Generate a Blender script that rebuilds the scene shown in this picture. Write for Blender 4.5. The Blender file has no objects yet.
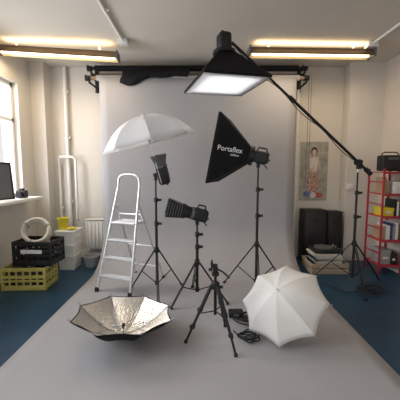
import bpy, bmesh, math, random
from mathutils import Vector, Matrix
random.seed(4)
V=Vector
S=bpy.context.scene
S.view_settings.view_transform='Standard'
COL=S.collection
# ---------------- materials
def mat(name,col,rough=0.6,metal=0.0,var=0.06,scale=12,bump=0.0,bscale=60,emit=None,es=0,trans=0.0,spec=0.4,crinkle=False):
    m=bpy.data.materials.new(name); m.use_nodes=True
    nt=m.node_tree; N=nt.nodes; L=nt.links
    p=N['Principled BSDF']; out=N['Material Output']
    tc=N.new('ShaderNodeTexCoord')
    nz=N.new('ShaderNodeTexNoise'); nz.inputs['Scale'].default_value=scale; nz.inputs['Detail'].default_value=3
    L.new(tc.outputs['Object'],nz.inputs['Vector'])
    r=N.new('ShaderNodeValToRGB')
    c0=[max(0,c*(1-var)) for c in col]; c1=[min(1,c*(1+var)) for c in col]
    r.color_ramp.elements[0].position=0.3; r.color_ramp.elements[1].position=0.7
    r.color_ramp.elements[0].color=(*c0,1); r.color_ramp.elements[1].color=(*c1,1)
    L.new(nz.outputs['Fac'],r.inputs['Fac']); L.new(r.outputs['Color'],p.inputs['Base Color'])
    p.inputs['Roughness'].default_value=rough; p.inputs['Metallic'].default_value=metal
    p.inputs['Specular IOR Level'].default_value=spec
    if bump>0:
        if crinkle:
            n2=N.new('ShaderNodeTexVoronoi'); n2.inputs['Scale'].default_value=bscale; ho='Distance'
        else:
            n2=N.new('ShaderNodeTexNoise'); n2.inputs['Scale'].default_value=bscale; ho='Fac'
        L.new(tc.outputs['Object'],n2.inputs['Vector'])
        b=N.new('ShaderNodeBump'); b.inputs['Strength'].default_value=bump; b.inputs['Distance'].default_value=0.01
        L.new(n2.outputs[ho],b.inputs['Height']); L.new(b.outputs['Normal'],p.inputs['Normal'])
    if emit:
        p.inputs['Emission Color'].default_value=(*emit,1); p.inputs['Emission Strength'].default_value=es
    if trans>0:
        t=N.new('ShaderNodeBsdfTranslucent'); t.inputs['Color'].default_value=(*col,1)
        mx=N.new('ShaderNodeMixShader'); mx.inputs[0].default_value=trans
        L.new(p.outputs[0],mx.inputs[1]); L.new(t.outputs[0],mx.inputs[2]); L.new(mx.outputs[0],out.inputs['Surface'])
    return m
wall_m=mat('wall_paint',(0.66,0.62,0.57),0.85,var=0.02,scale=3,bump=0.1,bscale=80)
wallr_m=mat('wall_paint_shaded',(0.57,0.50,0.43),0.85,var=0.02,scale=3,bump=0.1,bscale=80)  # wall paint darkened and tanned, dim warm light put into the colour
ceil_m=mat('ceiling_paint',(0.60,0.56,0.50),0.9,var=0.03,scale=2)
trim_m=mat('white_gloss',(0.77,0.76,0.73),0.4,var=0.02)
paper_m=mat('grey_paper',(0.365,0.36,0.378),0.85,var=0.02,scale=2,spec=0.15)
black_m=mat('black_metal',(0.008,0.008,0.010),0.45,var=0.2)
blackp_m=mat('black_plastic',(0.012,0.012,0.014),0.5,var=0.15)
blackf_m=mat('black_nylon',(0.007,0.007,0.009),0.75,var=0.2,bump=0.3,bscale=300,spec=0.2)
grey_m=mat('grey_plastic',(0.11,0.11,0.12),0.45)
steel_m=mat('steel',(0.6,0.6,0.62),0.3,1.0,var=0.05)
rib_m=mat('rib_steel',(0.30,0.30,0.31),0.35,0.9,var=0.05)
alu_m=mat('aluminium',(0.72,0.73,0.75),0.38,0.65,var=0.06,scale=30)
white_m=mat('white_plastic',(0.78,0.78,0.76),0.5,var=0.02)
umbw_m=mat('white_translucent_nylon',(0.94,0.94,0.95),0.7,var=0.01,trans=0.55,spec=0.2)
umbf_m=mat('white_umbrella_nylon',(0.88,0.87,0.85),0.7,var=0.01,trans=0.2,spec=0.2)
diff_m=mat('white_diffuser_nylon',(0.92,0.92,0.93),0.7,var=0.01,trans=0.5,spec=0.2)
silver_m=mat('silver_fabric',(0.80,0.77,0.72),0.30,0.95,var=0.12,scale=60,bump=0.5,bscale=65,crinkle=True)
red_m=mat('red_metal',(0.38,0.025,0.045),0.45,var=0.1)
yellow_m=mat('yellow_plastic',(0.72,0.60,0.04),0.5,var=0.08)
yellowc_m=mat('crate_yellow',(0.50,0.44,0.12),0.55,var=0.12)
cream_m=mat('cream_hose',(0.60,0.57,0.49),0.5,var=0.10)
brown_m=mat('fixture_bronze',(0.16,0.115,0.07),0.45,0.3,var=0.1)
tube_m=mat('lit_tube',(1,0.9,0.7),0.5,emit=(1.0,0.82,0.52),es=7.0)
refl_m=mat('fixture_reflector',(0.75,0.58,0.36),0.4,0.2)
wood_m=mat('roll_cardboard',(0.28,0.19,0.12),0.7,var=0.2)
dark_m=mat('dark_panel',(0.018,0.016,0.016),0.5,var=0.2)
pages_m=mat('paper_pages',(0.72,0.68,0.60),0.8,var=0.05,scale=90)
text_m=mat('print_white',(0.82,0.82,0.82),0.6,var=0.01)
floor_m=mat('blue_vinyl',(0.010,0.046,0.088),0.38,var=0.18,scale=4,bump=0.05,bscale=120,spec=0.35)
# ---------------- mesh builder
def frame(axis,up=(0,0,1),o=(0,0,0)):
    z=V(axis).normalized(); up=V(up)
    if abs(z.dot(up.normalized()))>0.98: up=V((0,1,0))
    x=up.cross(z).normalized(); y=z.cross(x)
    M=Matrix((x,y,z)).transposed().to_4x4(); M.translation=V(o); return M
class B:
    def __init__(s): s.bm=bmesh.new(); s.mi=0
    def _m(s,fs):
        for f in fs: f.material_index=s.mi
    def box(s,c,size,M=None,bev=0.0,seg=2):
        t=bmesh.new(); bmesh.ops.create_cube(t,size=1.0)
        for v in t.verts: v.co=V((v.co.x*size[0],v.co.y*size[1],v.co.z*size[2]))
        if bev>0: bmesh.ops.bevel(t,geom=list(t.edges),offset=bev,segments=seg,profile=0.5,affect='EDGES')
        T=Matrix.Translation(V(c)); 
        if M is not None: T=M@T
        for v in t.verts: v.co=T@v.co
        s._join(t); return s
    def _join(s,t):
        t.verts.index_update(); vs=[s.bm.verts.new(v.co) for v in t.verts]
        for f in t.faces:
            try: nf=s.bm.faces.new([vs[v.index] for v in f.verts]); nf.material_index=s.mi
            except ValueError: pass
        t.free()
    def cyl(s,p0,p1,r0,r1=None,seg=14,cap=True,M=None):
        if r1 is None: r1=r0
        p0=V(p0);p1=V(p1)
        if M is not None: p0=M@p0;p1=M@p1
        F=frame(p1-p0); F=F.to_3x3()
        a=[];b=[]
        for i in range(seg):
            t=2*math.pi*i/seg; d=F@V((math.cos(t),math.sin(t),0))
            a.append(s.bm.verts.new(p0+d*r0)); b.append(s.bm.verts.new(p1+d*r1))
        fs=[s.bm.faces.new((a[i],a[(i+1)%seg],b[(i+1)%seg],b[i])) for i in range(seg)]
        if cap: fs+= [s.bm.faces.new(a[::-1]),s.bm.faces.new(b)]
        s._m(fs); return s
    def tube(s,pts,r,seg=8,closed=False):
        pts=[V(p) for p in pts]; n=len(pts); rings=[]; px=None
        for i,p in enumerate(pts):
            if closed: d=pts[(i+1)%n]-pts[i-1]
            else: d=pts[min(i+1,n-1)]-pts[max(i-1,0)]
            d.normalize()
            if px is None:
                u=V((0,0,1)) if abs(d.z)<0.9 else V((1,0,0)); px=u.cross(d).normalized()
            else: px=(px-d*px.dot(d)).normalized()
            py=d.cross(px)
            rings.append([s.bm.verts.new(p+(px*math.cos(2*math.pi*k/seg)+py*math.sin(2*math.pi*k/seg))*r) for k in range(seg)])
        fs=[]
        for i in range(n if closed else n-1):
            a=rings[i];b=rings[(i+1)%n]
            for k in range(seg): fs.append(s.bm.faces.new((a[k],a[(k+1)%seg],b[(k+1)%seg],b[k])))
        if not closed: fs+=[s.bm.faces.new(rings[0][::-1]),s.bm.faces.new(rings[-1])]
        s._m(fs); return s
    def lathe(s,prof,M,seg=24,cap0=True,cap1=True):
        rings=[]
        for r,z in prof: rings.append([s.bm.verts.new(M@V((r*math.cos(2*math.pi*k/seg),r*math.sin(2*math.pi*k/seg),z))) for k in range(seg)])
        fs=[]
        for a,b in zip(rings[:-1],rings[1:]):
            for k in range(seg): fs.append(s.bm.faces.new((a[k],a[(k+1)%seg],b[(k+1)%seg],b[k])))
        if cap0: fs.append(s.bm.faces.new(rings[0][::-1]))
        if cap1: fs.append(s.bm.faces.new(rings[-1]))
        s._m(fs); return s
    def poly(s,pts):
        f=s.bm.faces.new([s.bm.verts.new(V(p)) for p in pts]); f.material_index=s.mi; return s
    def grid(s,rows):
        vs=[[s.bm.verts.new(V(p)) for p in r] for r in rows]
        for i in range(len(vs)-1):
            for j in range(len(vs[0])-1):
                f=s.bm.faces.new((vs[i][j],vs[i][j+1],vs[i+1][j+1],vs[i+1][j])); f.material_index=s.mi
        return s
    def done(s,name,mats,parent=None,origin=None,smooth=True,recalc=True,**kw):
        o=V(origin) if origin is not None else V((0,0,0))
        if parent is not None: o=V(parent['_o'])
        if recalc: bmesh.ops.recalc_face_normals(s.bm,faces=list(s.bm.faces))
        for v in s.bm.verts: v.co-=o
        me=bpy.data.meshes.new(name); s.bm.to_mesh(me); s.bm.free()
        if not isinstance(mats,(list,tuple)): mats=[mats]
        for m in mats: me.materials.append(m)
        if smooth:
            me.shade_smooth()
            try: me.set_sharp_from_angle(angle=math.radians(38))
            except Exception: pass
        ob=bpy.data.objects.new(name,me); COL.objects.link(ob)
        if parent is not None: ob.parent=parent
        else: ob.location=o
        ob['_o']=tuple(o)
        for k,v in kw.items(): ob[k]=v
        return ob
def root(name,loc,label,category,**kw):
    e=bpy.data.objects.new(name,None); e.empty_display_size=0.1; COL.objects.link(e)
    e.location=V(loc); e['_o']=tuple(V(loc)); e['label']=label; e['category']=category
    for k,v in kw.items(): e[k]=v
    return e
def struct(b,name,m,label,**kw):
    return b.done(name,m,None,kind='structure',label=label,category=kw.get('cat','wall'),smooth=False)

# ---------------- room
CE=2.97; WY=4.78; LX=-2.50; RX=2.72; BY=-1.2; T=0.25
b=B().box(((LX+RX)/2,(BY+WY)/2,-0.05),(RX-LX+2*T,WY-BY+2*T,0.1)); struct(b,'floor',floor_m,'dark blue vinyl studio floor',cat='floor')
b=B().box(((LX+RX)/2,(BY+WY)/2,CE+0.05),(RX-LX+2*T,WY-BY+2*T,0.1)); struct(b,'ceiling',ceil_m,'off-white painted flat ceiling',cat='ceiling')
b=B().box(((LX+RX)/2,WY+T/2,CE/2),(RX-LX+2*T,T,CE))
b.box((2.47,WY-0.11,CE/2),(0.5,0.22,CE))
b.box((-2.40,WY-0.11,CE/2),(0.2,0.22,CE))
struct(b,'wall_back',wall_m,'white painted rear wall with a shallow corner pier')
b=B().box((RX+T/2,(BY+WY)/2,CE/2),(T,WY-BY,CE)); struct(b,'wall_right',wallr_m,'off-white side wall with dim warm light put into its colour')
WE=4.24
wins=[(2.45,WE),(0.1,1.75)]; zs,zt=1.03,2.58  # second opening is an unseen window added to light the room
b=B(); x=LX-T/2
b.box((x,(BY+WY)/2,zs/2),(T,WY-BY,zs)); b.box((x,(BY+WY)/2,(zt+CE)/2),(T,WY-BY,CE-zt))
for y0,y1 in ((WE,WY),(1.75,2.45),(BY,0.1)): b.box((x,(y0+y1)/2,(zs+zt)/2),(T,y1-y0,zt-zs))
struct(b,'wall_left',wall_m,'white painted side wall with window openings')
glass=bpy.data.materials.new('window_glass'); glass.use_nodes=True
nt=glass.node_tree; nt.nodes.clear(); o_=nt.nodes.new('ShaderNodeOutputMaterial'); tr=nt.nodes.new('ShaderNodeBsdfTransparent'); gl=nt.nodes.new('ShaderNodeBsdfGlossy'); gl.inputs['Roughness'].default_value=0.05
mx=nt.nodes.new('ShaderNodeMixShader'); mx.inputs[0].default_value=0.05
nt.links.new(tr.outputs[0],mx.inputs[1]); nt.links.new(gl.outputs[0],mx.inputs[2]); nt.links.new(mx.outputs[0],o_.inputs['Surface'])
for i,(y0,y1) in enumerate(wins):
    w=root('window_%d'%(i+1),(LX-0.10,(y0+y1)/2,zs),'tall white-framed daylight window, the unseen second one added for light','window',kind='structure')
    b=B(); x=LX-0.10
    for yy in (y0+0.03,(y0+y1)/2,y1-0.03): b.box((x,yy,(zs+zt)/2),(0.06,0.05,zt-zs))
    for zz in (zs+0.03,zs+1.05,zt-0.03): b.box((x,(y0+y1)/2,zz),(0.06,y1-y0,0.045))
    b.done('window_frame',trim_m,w,smooth=False)
    B().box((x,(y0+y1)/2,(zs+zt)/2),(0.008,y1-y0-0.05,zt-zs-0.05)).done('window_pane',glass,w,smooth=False)
b=B().box((LX+0.09,(2.35+WE)/2,zs-0.02),(0.34,1.95,0.04),bev=0.008)
struct(b,'trim_1',trim_m,'white painted window sill board',cat='window sill')
b=B().box((-1.95,WY-0.01,0.06),(1.0,0.02,0.12)).box((1.8,WY-0.01,0.06),(0.9,0.02,0.12)); struct(b,'baseboard_back',trim_m,'white skirting board',cat='baseboard')
b=B().box((LX+0.01,(BY+WY)/2,0.06),(0.02,WY-BY-0.5,0.12)); struct(b,'baseboard_left',trim_m,'white skirting board',cat='baseboard')
b=B().box((RX-0.01,(BY+WY)/2,0.06),(0.02,WY-BY-0.5,0.12)); struct(b,'baseboard_right',trim_m,'white skirting board',cat='baseboard')

# wall pipes
def pipe(name,pts,r,m,label,clips=()):
    e=root(name,pts[0],label,'pipe'); B().tube(pts,r,12).done('pipe_run',m,e)
    for c,s in clips: B().box(c,s,bev=0.004).done('pipe_clip',m,e)
pipe('heating_pipe',[(-2.06,WY-0.05,0.0),(-2.06,WY-0.05,2.96)],0.03,trim_m,'white painted vertical heating pipe on the wall',[((-2.06,WY-0.03,z),(0.09,0.05,0.04)) for z in (0.9,1.9,2.6)])
pipe('thin_pipe',[(-2.2,WY-0.05,0.3),(-2.2,WY-0.05,1.50),(-2.19,WY-0.08,1.56),(-2.16,WY-0.12,1.6),(-1.96,WY-0.12,1.6),(-1.92,WY-0.12,1.56),(-1.92,WY-0.12,0.66),(-1.92,WY-0.10,0.60)],0.02,trim_m,'thin white pipe bending around the upright pipe',[((-2.2,WY-0.03,0.8),(0.06,0.05,0.03))])
pipe('wall_pipe',[(1.5,WY-0.05,0.0),(1.5,WY-0.05,2.62)],0.028,trim_m,'white vertical pipe beside the grey backdrop',[((1.5,WY-0.03,z),(0.08,0.06,0.04)) for z in (0.6,1.5,2.3)])
pipe('ceiling_conduit',[(-0.92,-1.0,CE-0.018),(-0.93,3.74,CE-0.018)],0.016,trim_m,'slim white electrical conduit along the ceiling',[((-0.93,3.80,CE-0.03),(0.12,0.12,0.06))]+[((-0.92,y,CE-0.012),(0.06,0.03,0.024)) for y in (1.2,2.2,3.1)])
pipe('ceiling_conduit',[(2.13,-1.0,CE-0.018),(2.13,3.86,CE-0.018)],0.016,trim_m,'slim white electrical conduit along the ceiling',[((2.13,3.90,CE-0.03),(0.12,0.12,0.06))]+[((2.13,y,CE-0.012),(0.06,0.03,0.024)) for y in (1.2,2.2,3.1)])

# radiator
e=root('radiator',(-1.55,WY-0.09,0.12),'white panel radiator on the rear wall','radiator')
b=B().box((-1.55,WY-0.09,0.38),(0.52,0.05,0.46),bev=0.01)
for i in range(9): b.box((-1.78+i*0.058,WY-0.118,0.38),(0.02,0.012,0.40),bev=0.004)
b.done('radiator_panel',trim_m,e)
B().box((-1.55,WY-0.09,0.625),(0.52,0.08,0.02),bev=0.004).done('top_grille',trim_m,e)
for xx in (-1.75,-1.35): 
    B().box((xx,WY-0.04,0.35),(0.03,0.08,0.3)).done('wall_bracket',trim_m,e)
    B().cyl((xx,WY-0.09,0.0),(xx,WY-0.09,0.17),0.01).done('supply_pipe',trim_m,e)

# ---------------- ceiling lamps
def fixture(p0,p1,label,roll=0):
    p0=V(p0);p1=V(p1); L=(p1-p0).length; c=(p0+p1)/2; d=(p1-p0).normalized()
    M=Matrix((d,V((0,0,1)).cross(d),V((0,0,1)))).transposed().to_4x4(); M.translation=c
    e=root('ceiling_light',(c.x,c.y,CE),label,'ceiling light')
    prof=[(-0.045,0.06),(-0.05,0.03),(-0.085,-0.025),(-0.080,-0.03),(-0.04,0.015),(0.04,0.015),(0.080,-0.03),(0.085,-0.025),(0.05,0.03),(0.045,0.06)]
    b=B(); a=[b.bm.verts.new(M@V((-L/2,y,z))) for y,z in prof]; q=[b.bm.verts.new(M@V((L/2,y,z))) for y,z in prof]; n=len(prof)
    for i in range(n):
        f=b.bm.faces.new((a[i],a[(i+1)%n],q[(i+1)%n],q[i])); f.material_index=1 if i in(3,4,5) else 0
    b.bm.faces.new(a[::-1]); b.bm.faces.new(q)
    b.done('lamp_housing',[brown_m,refl_m],e,smooth=False)
    for sx in (-1,1): B().box((sx*(L/2+0.012),0,0.015),(0.024,0.175,0.10),M=M,bev=0.006).done('end_cap',grey_m,e)
    B().cyl((-L/2+0.03,0,-0.008),(L/2-0.03,0,-0.008),0.017,seg=12,M=M).done('fluorescent_tube',tube_m,e)
    for sx in (-0.35,0.35): B().cyl((sx*L,0,0.06),(sx*L,0,CE-c.z),0.012,M=M).done('suspension_rod',trim_m,e)
    ld=bpy.data.lights.new('tube_glow','AREA'); ld.shape='RECTANGLE'; ld.size=L*0.9; ld.size_y=0.1; ld.energy=11; ld.color=(1,0.80,0.55)
    lo=bpy.data.objects.new('tube_glow',ld); COL.objects.link(lo); lo.matrix_world=M@Matrix.Translation((0,0,-0.045))
    ld=bpy.data.lights.new('tube_uplight','AREA'); ld.shape='RECTANGLE'; ld.size=L*0.9; ld.size_y=0.1; ld.energy=3.5; ld.color=(1,0.74,0.44)
    lo=bpy.data.objects.new('tube_uplight',ld); COL.objects.link(lo); lo.matrix_world=M@Matrix.Translation((0,0,0.075))@Matrix.Rotation(math.pi,4,'X')
fixture((-2.44,3.80,2.84),(-1.04,3.92,2.80),'bronze fluorescent strip light glowing warm under the ceiling')
fixture((0.62,3.88,2.84),(2.15,3.94,2.84),'bronze fluorescent strip light glowing warm under the ceiling')

# ---------------- paper backdrop
BX0,BX1=-1.42,1.36
prof=[(0.7,0.003)]
for i in range(1,14): prof.append((0.7+i*(3.75-0.7)/13,0.003))
R=0.62
for i in range(1,15):
    a=math.pi/2*i/14; prof.append((3.75+R*math.sin(a),0.003+R*(1-math.cos(a))))
for i in range(1,16): prof.append((3.75+R,0.003+R+(2.70-R)*i/15))
rows=[]
for k,(y,z) in enumerate(prof):
    r=[]
    for j in range(25):
        u=j/24; w=0.0
        if z>0.8: w=0.006*math.sin(u*9+z*1.5)*min(1,(z-0.8))
        r.append((BX0+(BX1-BX0)*u,y+w,z))
    rows.append(r)
e=root('backdrop_paper',(0,4.37,0.003),'seamless grey paper backdrop sweeping down across the floor','backdrop')
o=B().grid(rows).done('paper_sweep',paper_m,e)
m=o.modifiers.new('s','SOLIDIFY'); m.thickness=0.0016; m.offset=0
b=B().cyl((-1.47,4.415,2.70),(1.41,4.415,2.70),0.042,seg=24); b.done('paper_roll',paper_m,e)
b=B().cyl((-1.56,4.415,2.70),(1.50,4.415,2.70),0.026,seg=16); b.done('core_tube',wood_m,e)
for nm,y,z,r,m_,x0,x1,lab in (('paper_roll',4.50,2.86,0.04,blackf_m,-1.52,1.42,'black paper backdrop roll stored on the wall hooks'),('paper_roll',4.66,2.80,0.035,wood_m,-1.50,1.44,'brown paper backdrop roll stored on the wall hooks')):
    e=root(nm,(0,y,z),lab,'backdrop roll')
    B().cyl((x0,y,z),(x1,y,z),r,seg=20).done('rolled_paper',m_,e); B().cyl((x0-0.05,y,z),(x1+0.05,y,z),0.02,seg=14).done('core_tube',black_m,e)
for x in (-1.58,1.52):
    e=root('backdrop_bracket',(x,WY,2.7),'black wall bracket with hooks holding the backdrop rolls','bracket')
    B().box((x,WY-0.012,2.75),(0.06,0.024,0.34),bev=0.004).done('wall_plate',black_m,e)
    for y,z in ((4.415,2.70),(4.50,2.86),(4.66,2.80)):
        b=B().box((x,(WY+y)/2,z-0.055),(0.02,WY-y,0.025),bev=0.003)
        b.tube([(x,y+0.04*math.cos(a),z+0.0-0.042*math.sin(a)*1.0) for a in [math.pi*k/10 for k in range(0,11)]],0.01)
        b.done('hook',black_m,e)
        b=B().cyl((x-0.03,y,z),(x+0.03,y,z),0.034,seg=18); b.cyl((x-0.045,y,z),(x-0.03,y,z),0.044,seg=18); b.done('expander_wheel',blackp_m,e)
b=B()
for dx in (0,0.035):
    b.tube([(1.555+dx,4.415,2.70),(1.56+dx,4.44,1.25)],0.003,6)
    for k in range(60): 
        p=V((1.555+dx,4.415,2.70)).lerp(V((1.56+dx,4.44,1.25)),k/60); b.box(p,(0.007,0.007,0.007))
b.tube([(1.56+0.0175+0.0175*math.cos(a),4.44,1.25-0.03*math.sin(a)) for a in [math.pi*k/8 for k in range(9)]],0.003,6)
b.done('pull_chain',grey_m,e)
# black cloth bundle over rolls
rows=[]
for i in range(31):
    u=i/30; x=-1.10+u*0.95; rr=[]
    wdt=0.05+0.11*math.exp(-((u-0.14)/0.17)**2)
    top=2.775+0.03*u
    for j in range(9):
        v=j/8; a=v*math.pi
        rr.append((x+0.02*math.sin(v*5),4.345-0.03*math.sin(a)+0.006*math.sin(u*40+v*4),top-v*(wdt+0.05)+0.008*math.sin(u*17)))
    rows.append(rr)
o=B().grid(rows).done('drape',blackf_m,None,origin=(-0.6,4.34,2.7),label='black cloth bunched over the grey paper roll',category='cloth')
m=o.modifiers.new('s','SOLIDIFY'); m.thickness=0.006

# ---------------- light stands
def stand(x,y,h,rot,rad,cz,label,z0=0.005):
    e=root('light_stand',(x,y,z0),label,'light stand')
    b=B(); secs=[(0.10,cz+0.02+(h-cz)*0.35,0.0155),(cz+(h-cz)*0.3,cz+(h-cz)*0.7,0.0125),(cz+(h-cz)*0.65,h-0.02,0.0095)]
    for a,c,r in secs: b.cyl((x,y,a),(x,y,c),r)
    b.done('pole',black_m,e)
    B().cyl((x,y,h-0.025),(x,y,h+0.015),0.011).done('top_spigot',steel_m,e)
    for zc in (secs[0][1],secs[1][1]):
        q=B().cyl((x,y,zc-0.03),(x,y,zc+0.02),0.022,seg=16).box((x+0.025,y,zc-0.005),(0.03,0.02,0.03),bev=0.004).done('locking_collar',blackp_m,e)
        B().cyl((x+0.04,y,zc-0.005),(x+0.062,y,zc-0.005),0.014,seg=10).done('knob',blackp_m,q)
    B().cyl((x,y,cz-0.03),(x,y,cz+0.03),0.026,seg=16).box((x,y-0.03,cz),(0.02,0.03,0.03),bev=0.003).done('leg_collar',blackp_m,e)
    zb=0.12
    B().cyl((x,y,zb-0.02),(x,y,zb+0.02),0.024,seg=16).done('brace_collar',blackp_m,e)
    for k in range(3):
        a=rot+k*2*math.pi/3; d=V((math.cos(a),math.sin(a),0)); n=V((-d.y,d.x,0))
        P=V((x,y,0)); top=P+d*0.025+V((0,0,cz)); foot=P+d*rad+V((0,0,z0+0.012))
        b=B()
        for s in(-1,1):
            b.cyl(top+n*0.008*s,foot+n*0.008*s,0.0062,seg=8)
        q=b.done('leg',black_m,e)
        B().cyl(foot+n*0.02-V((0,0,0.0)),foot-n*0.02,0.0115,seg=10).done('rubber_foot',blackp_m,q)
        mid=top.lerp(foot,0.55); B().cyl(P+d*0.02+V((0,0,zb)),mid,0.006,seg=8).done('brace',black_m,e)
    return e
# ---------------- flash heads
def flash(P,axis,L=0.22,label='',up=(0,0,1),reflector=False,barn=False,pole=None):
    M=frame(axis,up,P)
    e=root('studio_flash',P,label,'studio flash')
    b=B().box((0,0,-L/2-0.01),(0.12,0.13,L),M=M,bev=0.022,seg=3)
    for k in range(5): b.box((0.061,0,-0.06-k*0.022),(0.004,0.07,0.008),M=M); b.box((-0.061,0,-0.06-k*0.022),(0.004,0.07,0.008),M=M)
    q=b.done('housing',blackp_m,e)
    B().lathe([(0.062,-0.03),(0.068,-0.025),(0.068,0.0),(0.055,0.004)],M).done('mount_ring',grey_m,e)
    b=B().box((0,0,-L-0.012),(0.085,0.09,0.008),M=M,bev=0.003); b.mi=1; b.box((0,0.02,-L-0.018),(0.045,0.02,0.004),M=M); b.mi=0
    b.done('control_panel',[grey_m,steel_m],q)
    B().cyl((0.02,-0.02,-L-0.03),(0.02,-0.02,-L-0.014),0.01,M=M).done('dial',blackp_m,q)
    pts=[M@V((0,0.062,-0.05)),M@V((0,0.10,-0.06)),M@V((0,0.10,-L+0.03)),M@V((0,0.062,-L+0.02))]
    B().tube(pts,0.009).done('carry_handle',blackp_m,e)
    if pole is not None:
        a=M@V((0,0,-L*0.5)); pp=V(pole)
        b=B().cyl(pp-V((0,0,0.05)),pp+V((0,0,0.03)),0.02,seg=14); b.cyl(pp+V((0,0,0.02)),a,0.014)
        b.box(pp+V((0,0,0.01)),(0.05,0.035,0.04),bev=0.006); q2=b.done('tilt_bracket',black_m,e)
        B().tube([pp+V((0.02,0,0)),pp+V((0.07,0.0,-0.02)),pp+V((0.10,0,-0.06))],0.007).done('tilt_lever',blackp_m,q2)
    if reflector:
        b=B().lathe([(0.058,0.0),(0.065,0.02),(0.088,0.10),(0.092,0.105),(0.088,0.108),(0.06,0.025),(0.05,0.006)],M,seg=32,cap0=False,cap1=True)
        b.done('reflector_dish',[grey_m],e)
    if barn:
        B().lathe([(0.058,0.0),(0.062,0.03),(0.072,0.09),(0.07,0.094),(0.05,0.03)],M,seg=28,cap0=False).done('reflector_dish',black_m,e)
        b=B().lathe([(0.078,0.07),(0.078,0.10),(0.07,0.10),(0.07,0.07)],M,seg=28,cap0=False,cap1=False)
        b.done('accessory_ring',black_m,e)
        for k in range(4):
            a=k*math.pi/2; Rm=M@Matrix.Rotation(a,4,'Z')
            b=B(); z0_,z1_=0.10,0.26; h0,h1=0.068,0.092; w0,w1=0.055,0.082
            b.poly([Rm@V((h0,-w0,z0_)),Rm@V((h0,w0,z0_)),Rm@V((h1,w1,z1_)),Rm@V((h1,-w1,z1_))])
            o=b.done('barn_door',black_m,e,smooth=False); mm=o.modifiers.new('s','SOLIDIFY'); mm.thickness=0.003
            for j in range(6):
                t=j/5.0; z=0.115+0.135*t; h=h0+(h1-h0)*(z-z0_)/(z1_-z0_)+0.003; w_=w0+(w1-w0)*(z-z0_)/(z1_-z0_)
                B().box((h,0,z),(0.006,w_*1.9,0.005),M=Rm).done('door_rib',grey_m,o)
        b=B()
        for k in range(-4,5):
            s=k*0.014
            b.box((s,0,0.13),(0.002,0.12,0.04),M=M); b.box((0,s,0.13),(0.12,0.002,0.04),M=M)
        b.done('cell_grid',black_m,e)
    return e,M
# ---------------- softbox
def softbox(P,axis,L,hx,hy,up,label,lip=0.045,rec=0.015):
    M=frame(axis,up,P); e=root('softbox',P,label,'softbox')
    a0=0.075; b=B(); 
    secs=[(a0,a0,0.0),((a0+hx)/2*1.0,(a0+hy)/2,L*0.5),(hx,hy,L),(hx*1.0,hy,L+lip)]
    rows=[]
    for ax,ay,z in secs:
        rows.append([M@V(p) for p in ((ax,ay,z),(-ax,ay,z),(-ax,-ay,z),(ax,-ay,z),(ax,ay,z))])
    b.grid(rows)
    bmesh.ops.remove_doubles(b.bm,verts=list(b.bm.verts),dist=1e-5)
    o=b.done('fabric_shell',blackf_m,e,smooth=False); mm=o.modifiers.new('s','SOLIDIFY'); mm.thickness=0.004; mm.offset=-1
    rows=[]
    for i in range(9):
        u=-1+2*i/8; r=[]
        for j in range(9):
            v=-1+2*j/8; r.append(M@V((u*(hx-0.006),v*(hy-0.006),L+lip-rec-0.008*(1-u*u)*(1-v*v))))
        rows.append(r)
    o=B().grid(rows).done('front_diffuser',diff_m,e); mm=o.modifiers.new('s','SOLIDIFY'); mm.thickness=0.002
    for s,t in((1,1),(-1,1),(-1,-1),(1,-1)):
        B().tube([M@V((s*a0,t*a0,-0.005)),M@V((s*hx,t*hy,L)),M@V((s*hx,t*hy,L+lip))],0.0045,6).done('seam_piping',blackp_m,e)
    B().lathe([(0.075,-0.03),(0.108,-0.03),(0.112,-0.02),(0.112,0.0),(0.105,0.006),(0.075,0.006)],M,seg=32,cap0=False,cap1=False).done('speed_ring',black_m,e)
    return e,M
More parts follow.
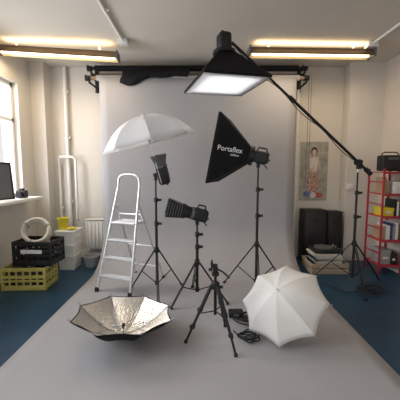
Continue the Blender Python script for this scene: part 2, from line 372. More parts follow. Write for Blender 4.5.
# ---------------- umbrella
def umbrella(name,C,axis,Rr,D,roll,mo,mi_,shaft,label,ribm=steel_m,up=(0,1,0),ferr=0.03,ex=1.9):
    M=frame(axis,up,C)@Matrix.Rotation(roll,4,'Z'); e=root(name,M@V((0,0,D)),label,'umbrella')
    n=8; sub=8; nr=12
    def pt(phi_k,t,u,dz=0):
        off=t*math.pi/n; ph=(phi_k+0.5)*2*math.pi/n+off
        r=u*Rr*math.cos(math.pi/n)/math.cos(off); r*=1-0.055*(1-t*t)*u**4
        sag=0.035*(1-t*t)*Rr*math.sin(u*math.pi)*0.5
        z=D*(1-u**ex)-sag
        return M@V((r*math.cos(ph),r*math.sin(ph),z+dz))
    def shell(dz,um=1.0):
        b=B()
        for k in range(n):
            rows=[[pt(k,-1+2*j/sub,max(0.02,um*i/nr),dz) for j in range(sub+1)] for i in range(nr+1)]
            b.grid(rows)
        bmesh.ops.remove_doubles(b.bm,verts=list(b.bm.verts),dist=1e-5); return b
    o=shell(0).done('canopy',mo,e); mm=o.modifiers.new('s','SOLIDIFY'); mm.thickness=0.0015; mm.offset=0
    if mi_ is not None:
        o=shell(-0.004,0.975).done('canopy_lining',mi_,e)
    for k in range(n):
        ph=k*2*math.pi/n; pts=[]
        for i in range(nr+1):
            u=i/nr; pts.append(M@V((u*Rr*math.cos(ph),u*Rr*math.sin(ph),D*(1-u**ex)-0.009)))
        pts.append(pts[-1]+(pts[-1]-pts[-2]).normalized()*0.008)
        q=B().tube(pts,0.0028,6).done('rib',ribm,e)
        B().cyl(pts[-1],pts[-1]+(pts[-1]-pts[-2]).normalized()*0.012,0.005,0.003,seg=8).done('rib_tip',ribm,q)
        u=0.5; B().cyl(M@V((0.01*math.cos(ph),0.01*math.sin(ph),D-0.25 if shaft>0.3 else D-shaft*0.8)),M@V((u*Rr*math.cos(ph),u*Rr*math.sin(ph),D*(1-u**ex)-0.014)),0.0024,seg=6).done('stretcher',ribm,e)
    B().cyl((0,0,D),(0,0,D-shaft),0.0055,seg=10,M=M).done('shaft',ribm,e)
    zr=D-0.25 if shaft>0.3 else D-shaft*0.8
    B().cyl((0,0,zr-0.02),(0,0,zr+0.02),0.012,seg=12,M=M).done('runner',blackp_m,e)
    B().lathe([(0.022,D-0.006),(0.018,D+0.008),(0.008,D+0.012),(0.006,D+ferr),(0.003,D+ferr+0.004)],M,seg=14).done('ferrule',blackp_m if mi_ is not None else white_m,e)
    return e,M

# stand 1 + umbrella
stand(-0.49,3.32,1.32,math.radians(-80),0.34,0.50,'black light stand carrying the flash with a white umbrella')
flash((-0.43,3.30,1.455),(-0.22,-0.16,0.96),0.20,'black studio flash aimed up into the white umbrella',up=(0,1,0),reflector=True,pole=(-0.49,3.32,1.335))
umbrella('umbrella',(-0.53,3.22,1.69),(-0.25,-0.09,0.97),0.50,0.28,math.radians(10),umbw_m,None,0.73,'open white translucent photo umbrella above the flash head',ribm=steel_m,ex=2.5,ferr=0.02)
# stand 2 + rectangular softbox
stand(0.65,3.37,1.46,math.radians(-95),0.42,0.55,'black light stand carrying the rectangular softbox')
ax=V((-0.42,0.12,0.085)).normalized(); P2=V((0.575,3.38,1.56))
flash(P2,ax,0.18,'black studio flash mounted behind the rectangular softbox',pole=(0.65,3.37,1.475))
L2=0.36; hx2=0.25
sb,M=softbox(P2+ax*0.012,ax,L2,hx2,0.38,(0,0,1),'black rectangular softbox with white lettering on its side panel',lip=0.03)
def text(body,size,Mt,parent,m):
    cu=bpy.data.curves.new('t','FONT'); cu.body=body; cu.size=size; cu.align_x='CENTER'; cu.align_y='CENTER'; cu.extrude=0.0006; cu.offset=size*0.006
    ob=bpy.data.objects.new('t',cu); COL.objects.link(ob); dg=bpy.context.evaluated_depsgraph_get()
    me=bpy.data.meshes.new_from_object(ob.evaluated_get(dg)); bpy.data.objects.remove(ob)
    me.materials.clear(); me.materials.append(m)
    o=V(parent['_o']); me.transform(Matrix.Translation(-o)@Mt)
    t=bpy.data.objects.new('lettering',me); COL.objects.link(t); t.parent=parent; t['label']='white printed lettering'
    return t
a0=0.075
e1=V((-(hx2-a0),0,-L2)).normalized(); e2=V((0,1,0)); nn=e1.cross(e2)
def panel_pt(s,y): return V((a0+(hx2-a0)*s,y,L2*s))+nn*0.004
Mt=Matrix((e1,e2,nn)).transposed().to_4x4(); Mt.translation=panel_pt(0.58,0.02)
text('Portaflex',0.077,M@Mt@Matrix.Rotation(math.radians(2),4,'Z'),sb,text_m)
Mt.translation=panel_pt(0.42,-0.032)
text('softbox',0.032,M@Mt@Matrix.Rotation(math.radians(2),4,'Z'),sb,text_m)
# stand 3 low with barn doors
stand(-0.03,3.12,0.86,math.radians(-140),0.34,0.42,'low black light stand carrying the barn door flash')
flash((-0.09,3.10,0.955),(-0.93,-0.15,0.24),0.16,'black studio flash with barn doors and cell grid',barn=True,pole=(-0.03,3.12,0.875))
# boom stand
bx=1.86
stand(bx,3.55,1.40,math.radians(-100),0.45,0.52,'tall black light stand supporting the long boom arm')
e=root('boom_arm',(bx,3.55,1.42),'long black boom arm reaching up to the overhead softbox','boom arm')
C=V((bx,3.55,1.49)); E=V((0.31,3.04,2.63)); d=(E-C).normalized()
B().cyl(C-d*0.16,C+d*1.15,0.016).done('outer_tube',black_m,e)
B().cyl(C+d*1.05,E,0.0115).done('inner_tube',black_m,e)
B().cyl(C+d*1.10,C+d*1.18,0.023).done('locking_collar',blackp_m,e)
b=B().cyl((bx,3.52,1.49),(bx,3.59,1.49),0.035,seg=18).cyl((bx,3.55,1.41),(bx,3.55,1.47),0.022).box(C,(0.09,0.05,0.05),M=None,bev=0.01)
q=b.done('swivel_clamp',black_m,e); B().tube([(bx+.02,3.59,1.49),(bx+.05,3.63,1.47),(bx+.09,3.64,1.41)],0.008).done('clamp_lever',blackp_m,q)
B().cyl(C-d*0.24,C-d*0.14,0.028,seg=16).done('end_grip',blackp_m,e)
pts=[]
for k in range(25):
    u=k/24; p=E.lerp(C,u)+V((0,-0.02,-0.025-0.035*math.sin(u*math.pi*3)**2)); pts.append(p)
B().tube(pts,0.0045,6).done('power_cable',blackp_m,e)
ax3=V((0.03,-0.02,-1)).normalized(); P3=V((0.235,3.04,2.53)); ang=math.radians(17)
B().cyl(E-d*0.02,P3-ax3*0.09,0.018).done('tip_mount',black_m,e)
flash(P3,ax3,0.17,'black studio flash hanging upside down from the boom arm',up=(-math.sin(ang),math.cos(ang),0))
_,M3=softbox(P3+ax3*0.012,ax3,0.28,0.325,0.33,(-math.sin(ang),math.cos(ang),0),'square black softbox with white diffuser facing down',lip=0.02,rec=0.004)
ld=bpy.data.lights.new('modelling_lamp','AREA'); ld.shape='SQUARE'; ld.size=0.52; ld.energy=3.4; ld.color=(0.98,0.98,1.0)
lo=bpy.data.objects.new('modelling_lamp',ld); COL.objects.link(lo); lo.matrix_world=M3@Matrix.Translation((0,0,0.235))@Matrix.Rotation(math.pi,4,'X')

# ---------------- floor umbrellas
umbrella('umbrella',(-0.625,2.36,0.235),(-0.05,-0.06,-0.99),0.415,0.19,math.radians(14),blackf_m,silver_m,0.10,'open black umbrella with silver lining lying upturned on the paper',ribm=rib_m)
umbrella('umbrella',(0.715,2.48,0.268),(-0.42,-0.50,0.74),0.375,0.20,math.radians(12),umbf_m,None,0.46,'open white photo umbrella lying tilted on the paper beside cables',ribm=steel_m,ferr=0.02)

# ---------------- tripod
tc=V((0.125,2.36,0)); feet=[V((-0.115,2.31,0.012)),V((0.27,2.13,0.012)),V((0.225,2.56,0.012))]
e=root('camera_tripod',(tc.x,tc.y,0.004),'black camera tripod standing on the grey paper','tripod')
ap=V((tc.x,tc.y,0.47))
B().cyl((tc.x,tc.y,0.22),(tc.x,tc.y,0.555),0.0125).done('centre_column',black_m,e)
B().lathe([(0.02,0.43),(0.034,0.44),(0.036,0.485),(0.022,0.50)],Matrix.Translation((tc.x,tc.y,0))).done('leg_shoulder',blackp_m,e)
for f in feet:
    h=V((f.x-tc.x,f.y-tc.y,0)).normalized(); tp=ap+h*0.032; n=V((-h.y,h.x,0)); dd=(f-tp)
    b=B().cyl(tp,tp+dd*0.45,0.0155).cyl(tp+dd*0.40,tp+dd*0.75,0.012).cyl(tp+dd*0.70,f,0.0095)
    q=b.done('leg',black_m,e)
    for u in (0.43,0.73): B().cyl(tp+dd*(u-0.03),tp+dd*(u+0.02),0.019).box(tp+dd*u+h*0.016,(0.02,0.02,0.03),bev=0.004).done('leg_lock',blackp_m,q)
    B().cyl(f+V((0,0,0.012)),f-V((0,0,0.007)),0.015,seg=12).done('rubber_foot',blackp_m,q)
    B().cyl((tc.x,tc.y,0.25),tp+dd*0.50,0.005,seg=8).done('brace',black_m,e)
q=B().cyl((tc.x,tc.y,0.55),(tc.x,tc.y,0.575),0.03,seg=18).box((tc.x,tc.y,0.595),(0.04,0.05,0.05),bev=0.008).box((tc.x-0.01,tc.y,0.628),(0.055,0.075,0.018),bev=0.004).box((tc.x-0.03,tc.y,0.652),(0.018,0.055,0.04),bev=0.005).done('pan_head',blackp_m,e)
B().tube([(tc.x+0.02,tc.y,0.60),(tc.x+0.06,tc.y-0.02,0.585),(tc.x+0.11,tc.y-0.05,0.545)],0.008).done('pan_handle',blackp_m,q)
B().cyl((tc.x-0.025,tc.y,0.595),(tc.x-0.055,tc.y,0.60),0.012).done('knob',blackp_m,q)
B().cyl((tc.x+0.03,tc.y-0.02,0.46),(tc.x+0.06,tc.y-0.02,0.46),0.012).done('knob',blackp_m,e)

# ---------------- cables
def coil(name,c,r,n,seed,label,m=blackp_m,tail=None,rr=0.0055):
    pts=[]
    N=n*18
    for i in range(N):
        a=2*math.pi*i/18; k=i/N
        R2=r*(0.8+0.25*math.sin(i*0.13+seed)); ex=0.04*math.sin(i*0.05*seed)
        pts.append(V((c[0]+R2*math.cos(a)+ex,c[1]+R2*0.85*math.sin(a),0.012+0.045*k+0.008*math.sin(i*0.7))))
    if tail: 
        for t in tail: pts.append(V(t))
    e=root(name,(c[0],c[1],0.004),label,'cable'); B().tube(pts,rr,6).done('cable_loop',m,e); return e
e=coil('power_cable',(0.46,2.66),0.13,6,3,'coiled black power cable heaped on the grey paper',tail=[(0.54,2.80,0.02),(0.56,2.86,0.012),(0.57,2.92,0.012)])
e=root('power_brick',(0.34,2.72,0.02),'small black power pack lying among the cables','power pack')
B().box((0.34,2.72,0.05),(0.14,0.09,0.06),bev=0.012).done('pack_body',blackp_m,e); B().box((0.34,2.674,0.05),(0.05,0.006,0.025),bev=0.002).done('rating_plate',grey_m,e)
coil('power_cable',(0.40,2.36),0.09,5,5,'coiled black power cable heaped on the grey paper',tail=[(0.32,2.42,0.012),(0.29,2.48,0.012)])
coil('power_cable',(1.98,3.36),0.16,4,7,'coiled black power cable on the blue floor under the boom stand',tail=[(1.7,3.3,0.012),(1.5,3.6,0.012)])

# ---------------- ladder
w=V((0.93,-0.36,0)).normalized(); dv=V((0.36,0.93,0)).normalized(); F=V((-0.985,3.27,0))
def lad(sw,z,wd0=0.225,wd1=0.15,top=1.2):
    u=z/top; return F+dv*(0.36*u)+w*sw*(wd0+(wd1-wd0)*u)+V((0,0,z+0.006))
e=root('step_ladder',(F.x,F.y,0.004),'aluminium folding step ladder with tall hoop handrail','ladder')
pts=[lad(-1,0.0+0.02)]+[lad(-1,z) for z in (0.3,0.6,0.9,1.15)]
tL=lad(-1,1.2);tR=lad(1,1.2); mid=(tL+tR)/2; half=(tR-tL)/2
for k in range(0,11):
    a=math.pi*k/10; c_=math.cos(a); s_=math.sin(a)
    pts.append(mid-half*(abs(c_)**0.6*(1 if c_>0 else -1))+V((0,0,1))*0.14*(abs(s_)**0.6))
pts+=[lad(1,z) for z in (1.15,0.9,0.6,0.3)]+[lad(1,0.02)]
q=B().tube(pts,0.0155,10).done('front_rail',alu_m,e)
for s_ in(-1,1):
    p=lad(s_,0.0); B().box(p+V((0,0,0.022)),(0.04,0.045,0.05),bev=0.006).done('rubber_foot',blackp_m,q)
Mw=Matrix((w,dv,V((0,0,1)))).transposed().to_4x4()
for z in (0.17,0.37,0.57):
    a=lad(-1,z);c=lad(1,z); M4=Mw.copy(); M4.translation=(a+c)/2
    wd=(c-a).length-0.01
    b=B().box((0,0.02,0),(wd,0.085,0.022),M=M4,bev=0.004)
    for k in range(5): b.box((0,-0.012+0.016*k,0.0125),(wd-0.03,0.005,0.004),M=M4)
    b.done('tread',alu_m,e)
a=lad(-1,0.77);c=lad(1,0.77); M4=Mw.copy(); M4.translation=(a+c)/2; wd=(c-a).length-0.012
b=B().box((0,0.10,0),(wd,0.25,0.024),M=M4,bev=0.005)
for k in range(9): b.box((0,0.0+0.026*k,0.0135),(wd-0.04,0.006,0.004),M=M4)
b.done('platform',alu_m,e)
b=B(); fR=[]
for s_ in(-1,1):
    tp=lad(s_,0.98)+dv*0.02-w*s_*0.01; ft=F+dv*0.66+w*s_*0.21+w*0.08+V((0,0,0.025)); fR.append((tp,ft)); b.tube([tp,ft],0.013,10)
for u in (0.12,0.55,0.85): b.tube([fR[0][0].lerp(fR[0][1],u),fR[1][0].lerp(fR[1][1],u)],0.010,8)
q=b.done('rear_frame',alu_m,e)
for t_,f_ in fR: B().box(f_,(0.035,0.035,0.035),bev=0.005).done('rubber_foot',blackp_m,q)
for s_ in (-1,1):
    p=lad(s_,0.32); r_=fR[0 if s_<0 else 1]; B().cyl(p,r_[0].lerp(r_[1],0.70),0.004,seg=6).done('spreader_strap',alu_m,e)

# ---------------- crates and things by the window
def crate(x,y,z,sx,sy,sz,m,rot,label,band=None):
    M=Matrix.Translation((x,y,z))@Matrix.Rotation(rot,4,'Z'); e=root('plastic_crate',(x,y,z),label,'crate')
    b=B(); t=0.014
    b.box((0,0,t/2+0.002),(sx,sy,t),M=M,bev=0.003)
    for sgn in(-1,1):
        for zz,hh in ((sz*0.12,sz*0.22),(sz*0.42,0.025),(sz*0.60,sz*0.14),(sz*0.92,sz*0.16)):
            b.box((0,sgn*(sy/2-t/2),zz),(sx,t,hh),M=M,bev=0.002); b.box((sgn*(sx/2-t/2),0,zz),(t,sy,hh),M=M,bev=0.002)
        for k in range(7): b.box((-sx/2+t+(sx-2*t)*k/6,sgn*(sy/2-t/2),sz/2),(0.02,t*0.9,sz*0.96),M=M)
        for k in range(5): b.box((sgn*(sx/2-t/2),-sy/2+t+(sy-2*t)*k/4,sz/2),(t*0.9,0.02,sz*0.96),M=M)
        for s2 in(-1,1): b.box((sgn*(sx/2-0.012),s2*(sy/2-0.012),sz/2),(0.03,0.03,sz),M=M,bev=0.004)
    b.done('crate_body',m,e)
    if band: B().box((0,-sy/2-0.002,sz*0.60),(sx*0.55,0.005,sz*0.16),M=M,bev=0.001).done('label_panel',band,e)
    return e,M
crate(-2.06,3.54,0.0,0.50,0.34,0.27,yellowc_m,0.05,'pale yellow plastic crate filled with dark boxes on the floor',band=None)
for k,(dx,h,c) in enumerate(((-0.16,0.20,dark_m),(-0.02,0.16,grey_m),(0.13,0.21,dark_m))):
    e=root('storage_box',(-2.06+dx,3.54,0.02),'small dark box stored in the yellow crate','box',group='boxes in the yellow crate')
    B().box((-2.06+dx,3.54,0.018+h/2),(0.12,0.24,h),bev=0.005).done('box_body',c,e)
    B().box((-2.06+dx,3.54,0.018+h+0.006),(0.126,0.246,0.012),bev=0.003).done('lid',c,e)
crate(-1.97,3.60,0.272,0.46,0.33,0.29,blackp_m,-0.04,'black plastic crate with a pale label stacked on the yellow crate',band=white_m)
e=root('coiled_hose',(-2.0,3.60,0.55),'cream ribbed hose coiled and leaning in the black crate','hose')
b=B()
Mh=frame((0.30,-0.9,0.50),(0,0,1),(-1.99,3.60,0.655))
for k in range(5):
    rr=0.145-0.012*(k%2); z=-0.06+0.03*k
    b.tube([Mh@V((rr*math.cos(a),rr*math.sin(a),z)) for a in [2*math.pi*i/36 for i in range(36)]],0.018,8,closed=True)
b.done('hose_loop',cream_m,e)
for a in (0.4,2.5,4.4): B().tube([Mh@V((math.cos(a)*(0.14+0.028*math.cos(t)),math.sin(a)*(0.14+0.028*math.cos(t)),0.085*math.sin(t))) for t in [2*math.pi*i/16 for i in range(16)]],0.004,6,closed=True).done('cable_tie',grey_m,e)
# white bin
e=root('storage_bin',(-1.87,4.22,0.0),'tall white plastic storage bin beside the pipes','bin')
def taper(b,c,x0,y0,x1,y1,z0,z1):
    rows=[[V((c[0]+sx*a,c[1]+sy*d,z)) for sx,sy in((1,1),(-1,1),(-1,-1),(1,-1),(1,1))] for a,d,z in ((x0,y0,z0),(x1,y1,z1),(x1-0.012,y1-0.012,z1),(x0-0.012,y0-0.012,z0+0.012))]
    b.grid(rows); b.poly([rows[0][i] for i in range(4)]); b.poly([rows[3][i] for i in range(4)])
b=B(); taper(b,(-1.87,4.22),0.10,0.12,0.125,0.15,0.002,0.54)
for zz in (0.2,0.36): b.box((-1.87,4.22,zz),(0.222+zz*0.09,0.262+zz*0.10,0.012),bev=0.003)
b.done('bin_body',white_m,e,smooth=False)
B().box((-1.87,4.22,0.55),(0.27,0.32,0.025),bev=0.008).done('lid',white_m,e)
for s_ in(-1,1): B().box((-1.87+s_*0.13,4.22,0.46),(0.02,0.1,0.03),bev=0.005).done('handle',white_m,e)
# low grey tub on floor
e=root('tub',(-1.58,4.25,0.0),'low grey plastic tub on the blue floor','tub')
B().lathe([(0.09,0.002),(0.12,0.15),(0.13,0.152),(0.13,0.165),(0.112,0.165),(0.082,0.014)],Matrix.Translation((-1.58,4.28,0)),seg=28).done('tub_body',mat('grey_tub',(0.35,0.36,0.37),0.5),e)
e=root('bucket',(-1.93,4.18,0.564),'small bright yellow bucket standing on the white bin','bucket')
B().lathe([(0.055,0.0),(0.075,0.15),(0.082,0.152),(0.082,0.165),(0.07,0.165),(0.05,0.012)],Matrix.Translation((-1.93,4.18,0.565)),seg=28).done('bucket_body',yellow_m,e)
B().tube([(-1.93+0.078*math.cos(a),4.18-0.03*math.sin(a),0.725-0.07*math.sin(a)) for a in [math.pi*k/12 for k in range(13)]],0.003,6).done('bail_handle',steel_m,e)
rows=[[(-1.85+0.10*i/10,4.08+0.12*j/10,0.588+0.018*math.sin(i*1.3+j)*math.cos(j*0.9-i*0.4)) for j in range(11)] for i in range(11)]
o=B().grid(rows).done('cleaning_cloth',yellow_m,None,origin=(-1.80,4.15,0.566),label='crumpled yellow cloth lying on the white bin',category='cloth'); mm=o.modifiers.new('s','SOLIDIFY'); mm.thickness=0.006
# sill items
def picture(name,c,wd,h,nrm,label,fm,im,tilt=0.0,cat='picture frame'):
    M=frame(nrm,(0,0,1),c); e=root(name,c,label,cat); f=0.02
    b=B()
    for s_ in(-1,1): b.box((s_*(wd/2-f/2),0,0),(f,h,0.018),M=M,bev=0.003); b.box((0,s_*(h/2-f/2),0),(wd-f*2+0.002,f,0.018),M=M,bev=0.003)
    b.done('frame',fm,e); B().box((0,0,-0.002),(wd-f*1.6,h-f*1.6,0.006),M=M).done('backing_panel',im,e); return e,M
picture('picture_frame',(-2.40,3.64,1.03+0.235),0.26,0.46,(0.9,-0.42,0.10),'dark picture frame leaning on the window sill',dark_m,grey_m)
e=root('camera',(-2.34,3.93,1.03),'small black camera resting on the window sill','camera')
B().box((-2.34,3.93,1.085),(0.14,0.06,0.10),bev=0.012).box((-2.34,3.93,1.145),(0.06,0.05,0.03),bev=0.008).done('camera_body',blackp_m,e)
B().cyl((-2.34,3.90,1.085),(-2.34,3.85,1.085),0.035,0.038,seg=20).done('lens',black_m,e)

# ---------------- right hand items
poster_bg=mat('poster_print',(0.34,0.33,0.29),0.6,var=0.25,scale=9)
skin=mat('poster_skin',(0.62,0.42,0.33),0.6); hair=mat('poster_hair',(0.05,0.03,0.03),0.6); dress=mat('poster_dress',(0.45,0.28,0.24),0.6,var=0.6,scale=25); bl=mat('poster_blue',(0.12,0.18,0.32),0.6,var=0.4,scale=20); pw=mat('poster_white',(0.62,0.60,0.58),0.6,var=0.15,scale=20); rd=mat('poster_red',(0.45,0.08,0.07),0.6,var=0.4,scale=20)
e=root('poster',(1.80,WY-0.004,1.38),'poster of a dark-haired figure in pale clothing','poster')
B().box((1.80,WY-0.004,1.38),(0.44,0.006,0.92)).done('poster_sheet',poster_bg,e,smooth=False)
def ell(b,cx,cz,rx,rz,y): b.poly([(cx+rx*math.cos(a),y,cz+rz*math.sin(a)) for a in [2*math.pi*i/24 for i in range(24)]])
y0=WY-0.0085
b=B(); b.mi=0; ell(b,1.80,1.69,0.05,0.07,y0)
b.mi=1; ell(b,1.80,1.675,0.033,0.048,y0-0.0006); b.poly([(1.785,y0-0.0006,1.63),(1.815,y0-0.0006,1.63),(1.82,y0-0.0006,1.59),(1.78,y0-0.0006,1.59)])
b.mi=4; b.poly([(1.725,y0-0.0012,1.59),(1.87,y0-0.0012,1.60),(1.85,y0-0.0012,1.36),(1.74,y0-0.0012,1.38)])
b.mi=1; b.poly([(1.725,y0-0.0018,1.59),(1.75,y0-0.0018,1.57),(1.715,y0-0.0018,1.40),(1.80,y0-0.0018,1.44),(1.80,y0-0.0018,1.41),(1.69,y0-0.0018,1.36)]); b.poly([(1.85,y0-0.0018,1.58),(1.875,y0-0.0018,1.59),(1.91,y0-0.0018,1.42),(1.885,y0-0.0018,1.40)])
b.mi=2; b.poly([(1.74,y0-0.0014,1.38),(1.85,y0-0.0014,1.38),(1.90,y0-0.0014,1.20),(1.86,y0-0.0014,1.04),(1.72,y0-0.0014,1.04),(1.70,y0-0.0014,1.22)])
b.mi=3; ell(b,1.70,1.02,0.06,0.045,y0-0.002); b.mi=5; ell(b,1.88,1.00,0.07,0.04,y0-0.0022); b.mi=4; ell(b,1.80,1.00,0.05,0.045,y0-0.0024)
b.done('printed_figure',[hair,skin,dress,bl,pw,rd],e,smooth=False,recalc=False)
# tall speakers
for x_,yc,h_,ww,dd_,lab in ((1.74,4.58,0.80,0.34,0.24,'tall black loudspeaker cabinet standing against the wall'),(2.045,4.60,0.77,0.22,0.22,'narrow black loudspeaker cabinet standing against the wall')):
    e=root('loudspeaker',(x_,yc,0.0),lab,'speaker')
    q=B().box((x_,yc,h_/2+0.002),(ww,dd_,h_),bev=0.006).done('cabinet',black_m,e)
    B().box((x_,yc-dd_/2-0.006,h_/2),(ww-0.03,0.012,h_-0.04),bev=0.004).done('front_grille',dark_m,e)
    B().lathe([(ww*0.32,0),(ww*0.34,0.006),(ww*0.28,0.008),(ww*0.12,0.003)],frame((0,-1,0),(0,0,1),(x_,yc-dd_/2-0.011,h_*0.45)),seg=28).done('speaker_cone',blackp_m,e)
    B().lathe([(0.03,0),(0.032,0.005),(0.02,0.007)],frame((0,-1,0),(0,0,1),(x_,yc-dd_/2-0.011,h_*0.82)),seg=20).done('tweeter',blackp_m,e)
# books
def book(x,y,z,t,h,dp,m,label,group,flat=False,rot=0.0):
    if not flat:
        M=Matrix.Translation((x,y,z+h/2+0.001))@Matrix.Rotation(rot,4,'Y')
        b=B(); b.box((0,0.004,0),(t*0.8,dp-0.008,h-0.008),M=M); b.mi=1
        for s_ in(-1,1): b.box((s_*(t/2-t*0.05),0,0),(t*0.1,dp,h),M=M)
        b.box((0,-dp/2+0.001,0),(t,0.003,h),M=M)
    else:
        M=Matrix.Translation((x,y,z+t/2+0.001))@Matrix.Rotation(rot,4,'Z')
        b=B(); b.box((0,0.004,0),(h-0.008,dp-0.008,t*0.8),M=M); b.mi=1
        for s_ in(-1,1): b.box((0,0,s_*(t/2-t*0.06)),(h,dp,t*0.12),M=M)
        b.box((-h/2+0.001,0,0),(0.003,dp,t),M=M)
    return b.done('book',[pages_m,m],None,origin=(x,y,z),smooth=False,label=label,category='book',group=group)
cols=[mat('cover_%s'%n,c,0.5) for n,c in (('cream',(0.65,0.6,0.5)),('white',(0.75,0.75,0.73)),('navy',(0.04,0.07,0.16)),('grey',(0.3,0.3,0.3)),('black',(0.02,0.02,0.02)),('tan',(0.4,0.28,0.18)),('red',(0.4,0.05,0.05)))]
cn=['cream','white','navy','grey','black','tan','red']
tan=mat('plywood',(0.36,0.29,0.20),0.65,var=0.12,scale=20)
e=root('wooden_crate',(1.75,4.12,0.0),'low wooden crate on the floor holding flat magazines','crate')
b=B(); b.box((1.75,4.12,0.012),(0.50,0.40,0.018))
for s_ in(-1,1):
    for zz in (0.05,0.12): b.box((1.75,4.12+s_*0.20,zz),(0.50,0.014,0.055),bev=0.002); b.box((1.75+s_*0.243,4.12,zz),(0.014,0.39,0.055),bev=0.002)
b.done('slatted_body',tan,e,smooth=False)
z=0.022
for k in range(10):
    t=random.choice((0.016,0.022,0.028)); ci=random.choice((0,1,3,4,5,4,4)) 
    book(1.75+random.uniform(-0.02,0.02),4.12+random.uniform(-0.012,0.012),z,t,0.38+random.uniform(-0.03,0.02),0.31,cols[ci],'large %s magazine volume in a flat stack'%cn[ci],'stacked magazines in the wooden crate',flat=True,rot=random.uniform(-0.06,0.06)); z+=t+0.002
e=root('record_player',(1.76,4.13,z+0.001),'black turntable sitting on the magazine stack','record player')
B().box((1.76,4.13,z+0.034),(0.38,0.30,0.05),bev=0.008).done('plinth',blackp_m,e)
B().cyl((1.73,4.13,z+0.059),(1.73,4.13,z+0.070),0.125,seg=32).done('platter',grey_m,e)
B().tube([(1.91,4.22,z+0.075),(1.91,4.12,z+0.08),(1.85,4.04,z+0.078)],0.005).cyl((1.91,4.22,z+0.058),(1.91,4.22,z+0.08),0.016).done('tonearm',steel_m,e)
# red shelf
SX0,SX1,SY0,SY1=2.40,2.70,3.93,4.28
e=root('shelving_unit',((SX0+SX1)/2,(SY0+SY1)/2,0.0),'narrow red metal shelving unit packed with books and boxes','shelf')
for x_ in (SX0,SX1-0.012):
    for y_ in (SY0,SY1):
        B().box((x_+0.006,y_,0.71),(0.022,0.022,1.42),bev=0.003).done('upright',red_m,e)
levels=[0.12,0.46,0.78,1.08,1.37]
for z_ in levels:
    b=B().box(((SX0+SX1)/2,(SY0+SY1)/2,z_),(SX1-SX0+0.01,SY1-SY0+0.02,0.012),bev=0.003)
    b.box(((SX0+SX1)/2,SY0-0.01,z_-0.008),(SX1-SX0+0.01,0.008,0.025),bev=0.002)
    b.done('shelf_board',red_m,e)
for z_ in (0.28,0.62,0.94,1.24): B().box((SX0+0.006,(SY0+SY1)/2,z_),(0.01,SY1-SY0,0.015)).done('side_rail',red_m,e)
def bookrow(x0,x1,z_):
    x_=x0
    while x_<x1-0.02:
        t=random.choice((0.018,0.026,0.034,0.042)); ci=random.choice((0,1,4,3,4,5,2,1,3)); h=random.uniform(0.17,0.24)
        if x_+t>x1: break
        book(x_+t/2,SY0+0.14,z_+0.007,t,h,0.22,cols[ci],'%s-covered book standing on the red shelf'%cn[ci],'books on the red shelf'); x_+=t+0.003
def sbox(x,z_,wd_,h,m,lab):
    y=SY0+0.14; z0=z_+0.007
    e=root('storage_box',(x,y,z0),lab,'box',group='boxes on the red shelf')
    B().box((x,y,z0+h/2),(wd_,0.22,h),bev=0.004).done('box_body',m,e)
    B().box((x,y,z0+h+0.001-0.02),(wd_+0.008,0.228,0.04),bev=0.003).done('lid',m,e)
    B().box((x,y-0.112,z0+h*0.45),(wd_*0.5,0.004,0.03),bev=0.001).done('label_holder',pages_m,e)
sbox(2.505,levels[0],0.14,0.20,cols[3],'grey cardboard storage box on the red shelf')
sbox(2.62,levels[0],0.075,0.15,cols[4],'small black storage box on the red shelf')
bookrow(SX0+0.045,SX1-0.03,levels[1])
sbox(2.51,levels[2],0.14,0.11,yellow_m,'small yellow storage box on the red shelf')
bookrow(2.59,SX1-0.03,levels[2])
bookrow(SX0+0.045,2.53,levels[3])
sbox(2.605,levels[3],0.11,0.16,cols[1],'white storage box on the red shelf')
rx=2.56; rz=1.377
e=root('radio',(rx,4.08,rz),'black portable stereo on top of the red shelf','radio')
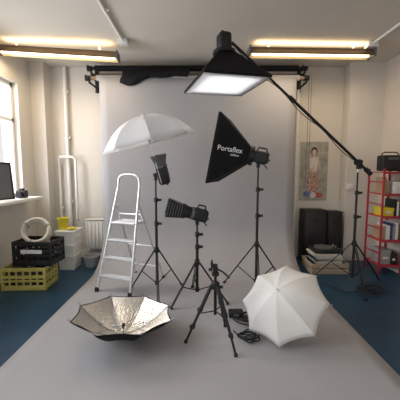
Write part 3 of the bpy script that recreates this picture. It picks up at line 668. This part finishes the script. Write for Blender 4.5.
B().box((rx,4.08,rz+0.115),(0.27,0.16,0.21),bev=0.02,seg=3).done('radio_body',blackp_m,e)
for s_ in(-1,1): B().lathe([(0.05,0),(0.053,0.006),(0.04,0.008),(0.02,0.004)],frame((0,-1,0),(0,0,1),(rx+s_*0.07,4.0,rz+0.09)),seg=24).done('speaker_cone',dark_m,e)
B().tube([(rx-.11,4.08,rz+.20),(rx-.11,4.08,rz+.24),(rx-.08,4.08,rz+.26),(rx+.08,4.08,rz+.26),(rx+.11,4.08,rz+.24),(rx+.11,4.08,rz+.20)],0.008).done('carry_handle',blackp_m,e)
B().box((rx,4.0,rz+0.175),(0.14,0.006,0.03)).done('display',grey_m,e)
e=root('wall_socket',(2.3,4.555,1.1),'white electrical socket plate on the corner pier','socket')
B().box((2.28,4.553,1.15),(0.09,0.012,0.09),bev=0.004).done('face_plate',trim_m,e); B().box((2.28,4.545,1.15),(0.03,0.006,0.03)).done('switch_rocker',white_m,e)

# ---------------- light
wd=bpy.data.worlds.new('W'); S.world=wd; wd.use_nodes=True
wd.node_tree.nodes['Background'].inputs[0].default_value=(1.0,0.985,0.965,1); wd.node_tree.nodes['Background'].inputs[1].default_value=0.88
def area(loc,tgt,sx,sy,en,col):
    ld=bpy.data.lights.new('daylight','AREA'); ld.shape='RECTANGLE'; ld.size=sx; ld.size_y=sy; ld.energy=en; ld.color=col
    lo=bpy.data.objects.new('daylight',ld); COL.objects.link(lo); lo.location=V(loc)
    lo.rotation_euler=(V(tgt)-V(loc)).to_track_quat('-Z','Y').to_euler(); return lo
for y0,y1 in wins: area((LX-0.6,(y0+y1)/2,1.95),(0,(y0+y1)/2+0.1,1.0),1.6,1.6,95,(0.95,0.97,1.0))  # the second lamp shines through the added, unseen window
# ---------------- camera
cd=bpy.data.cameras.new('Camera'); cd.lens=27; cd.sensor_width=36; co=bpy.data.objects.new('Camera',cd); COL.objects.link(co)
co.location=(0,0,1.4); co.rotation_euler=(math.radians(90-5.71),0,0); S.camera=co
for o in bpy.data.objects:
    if '_o' in o: del o['_o']
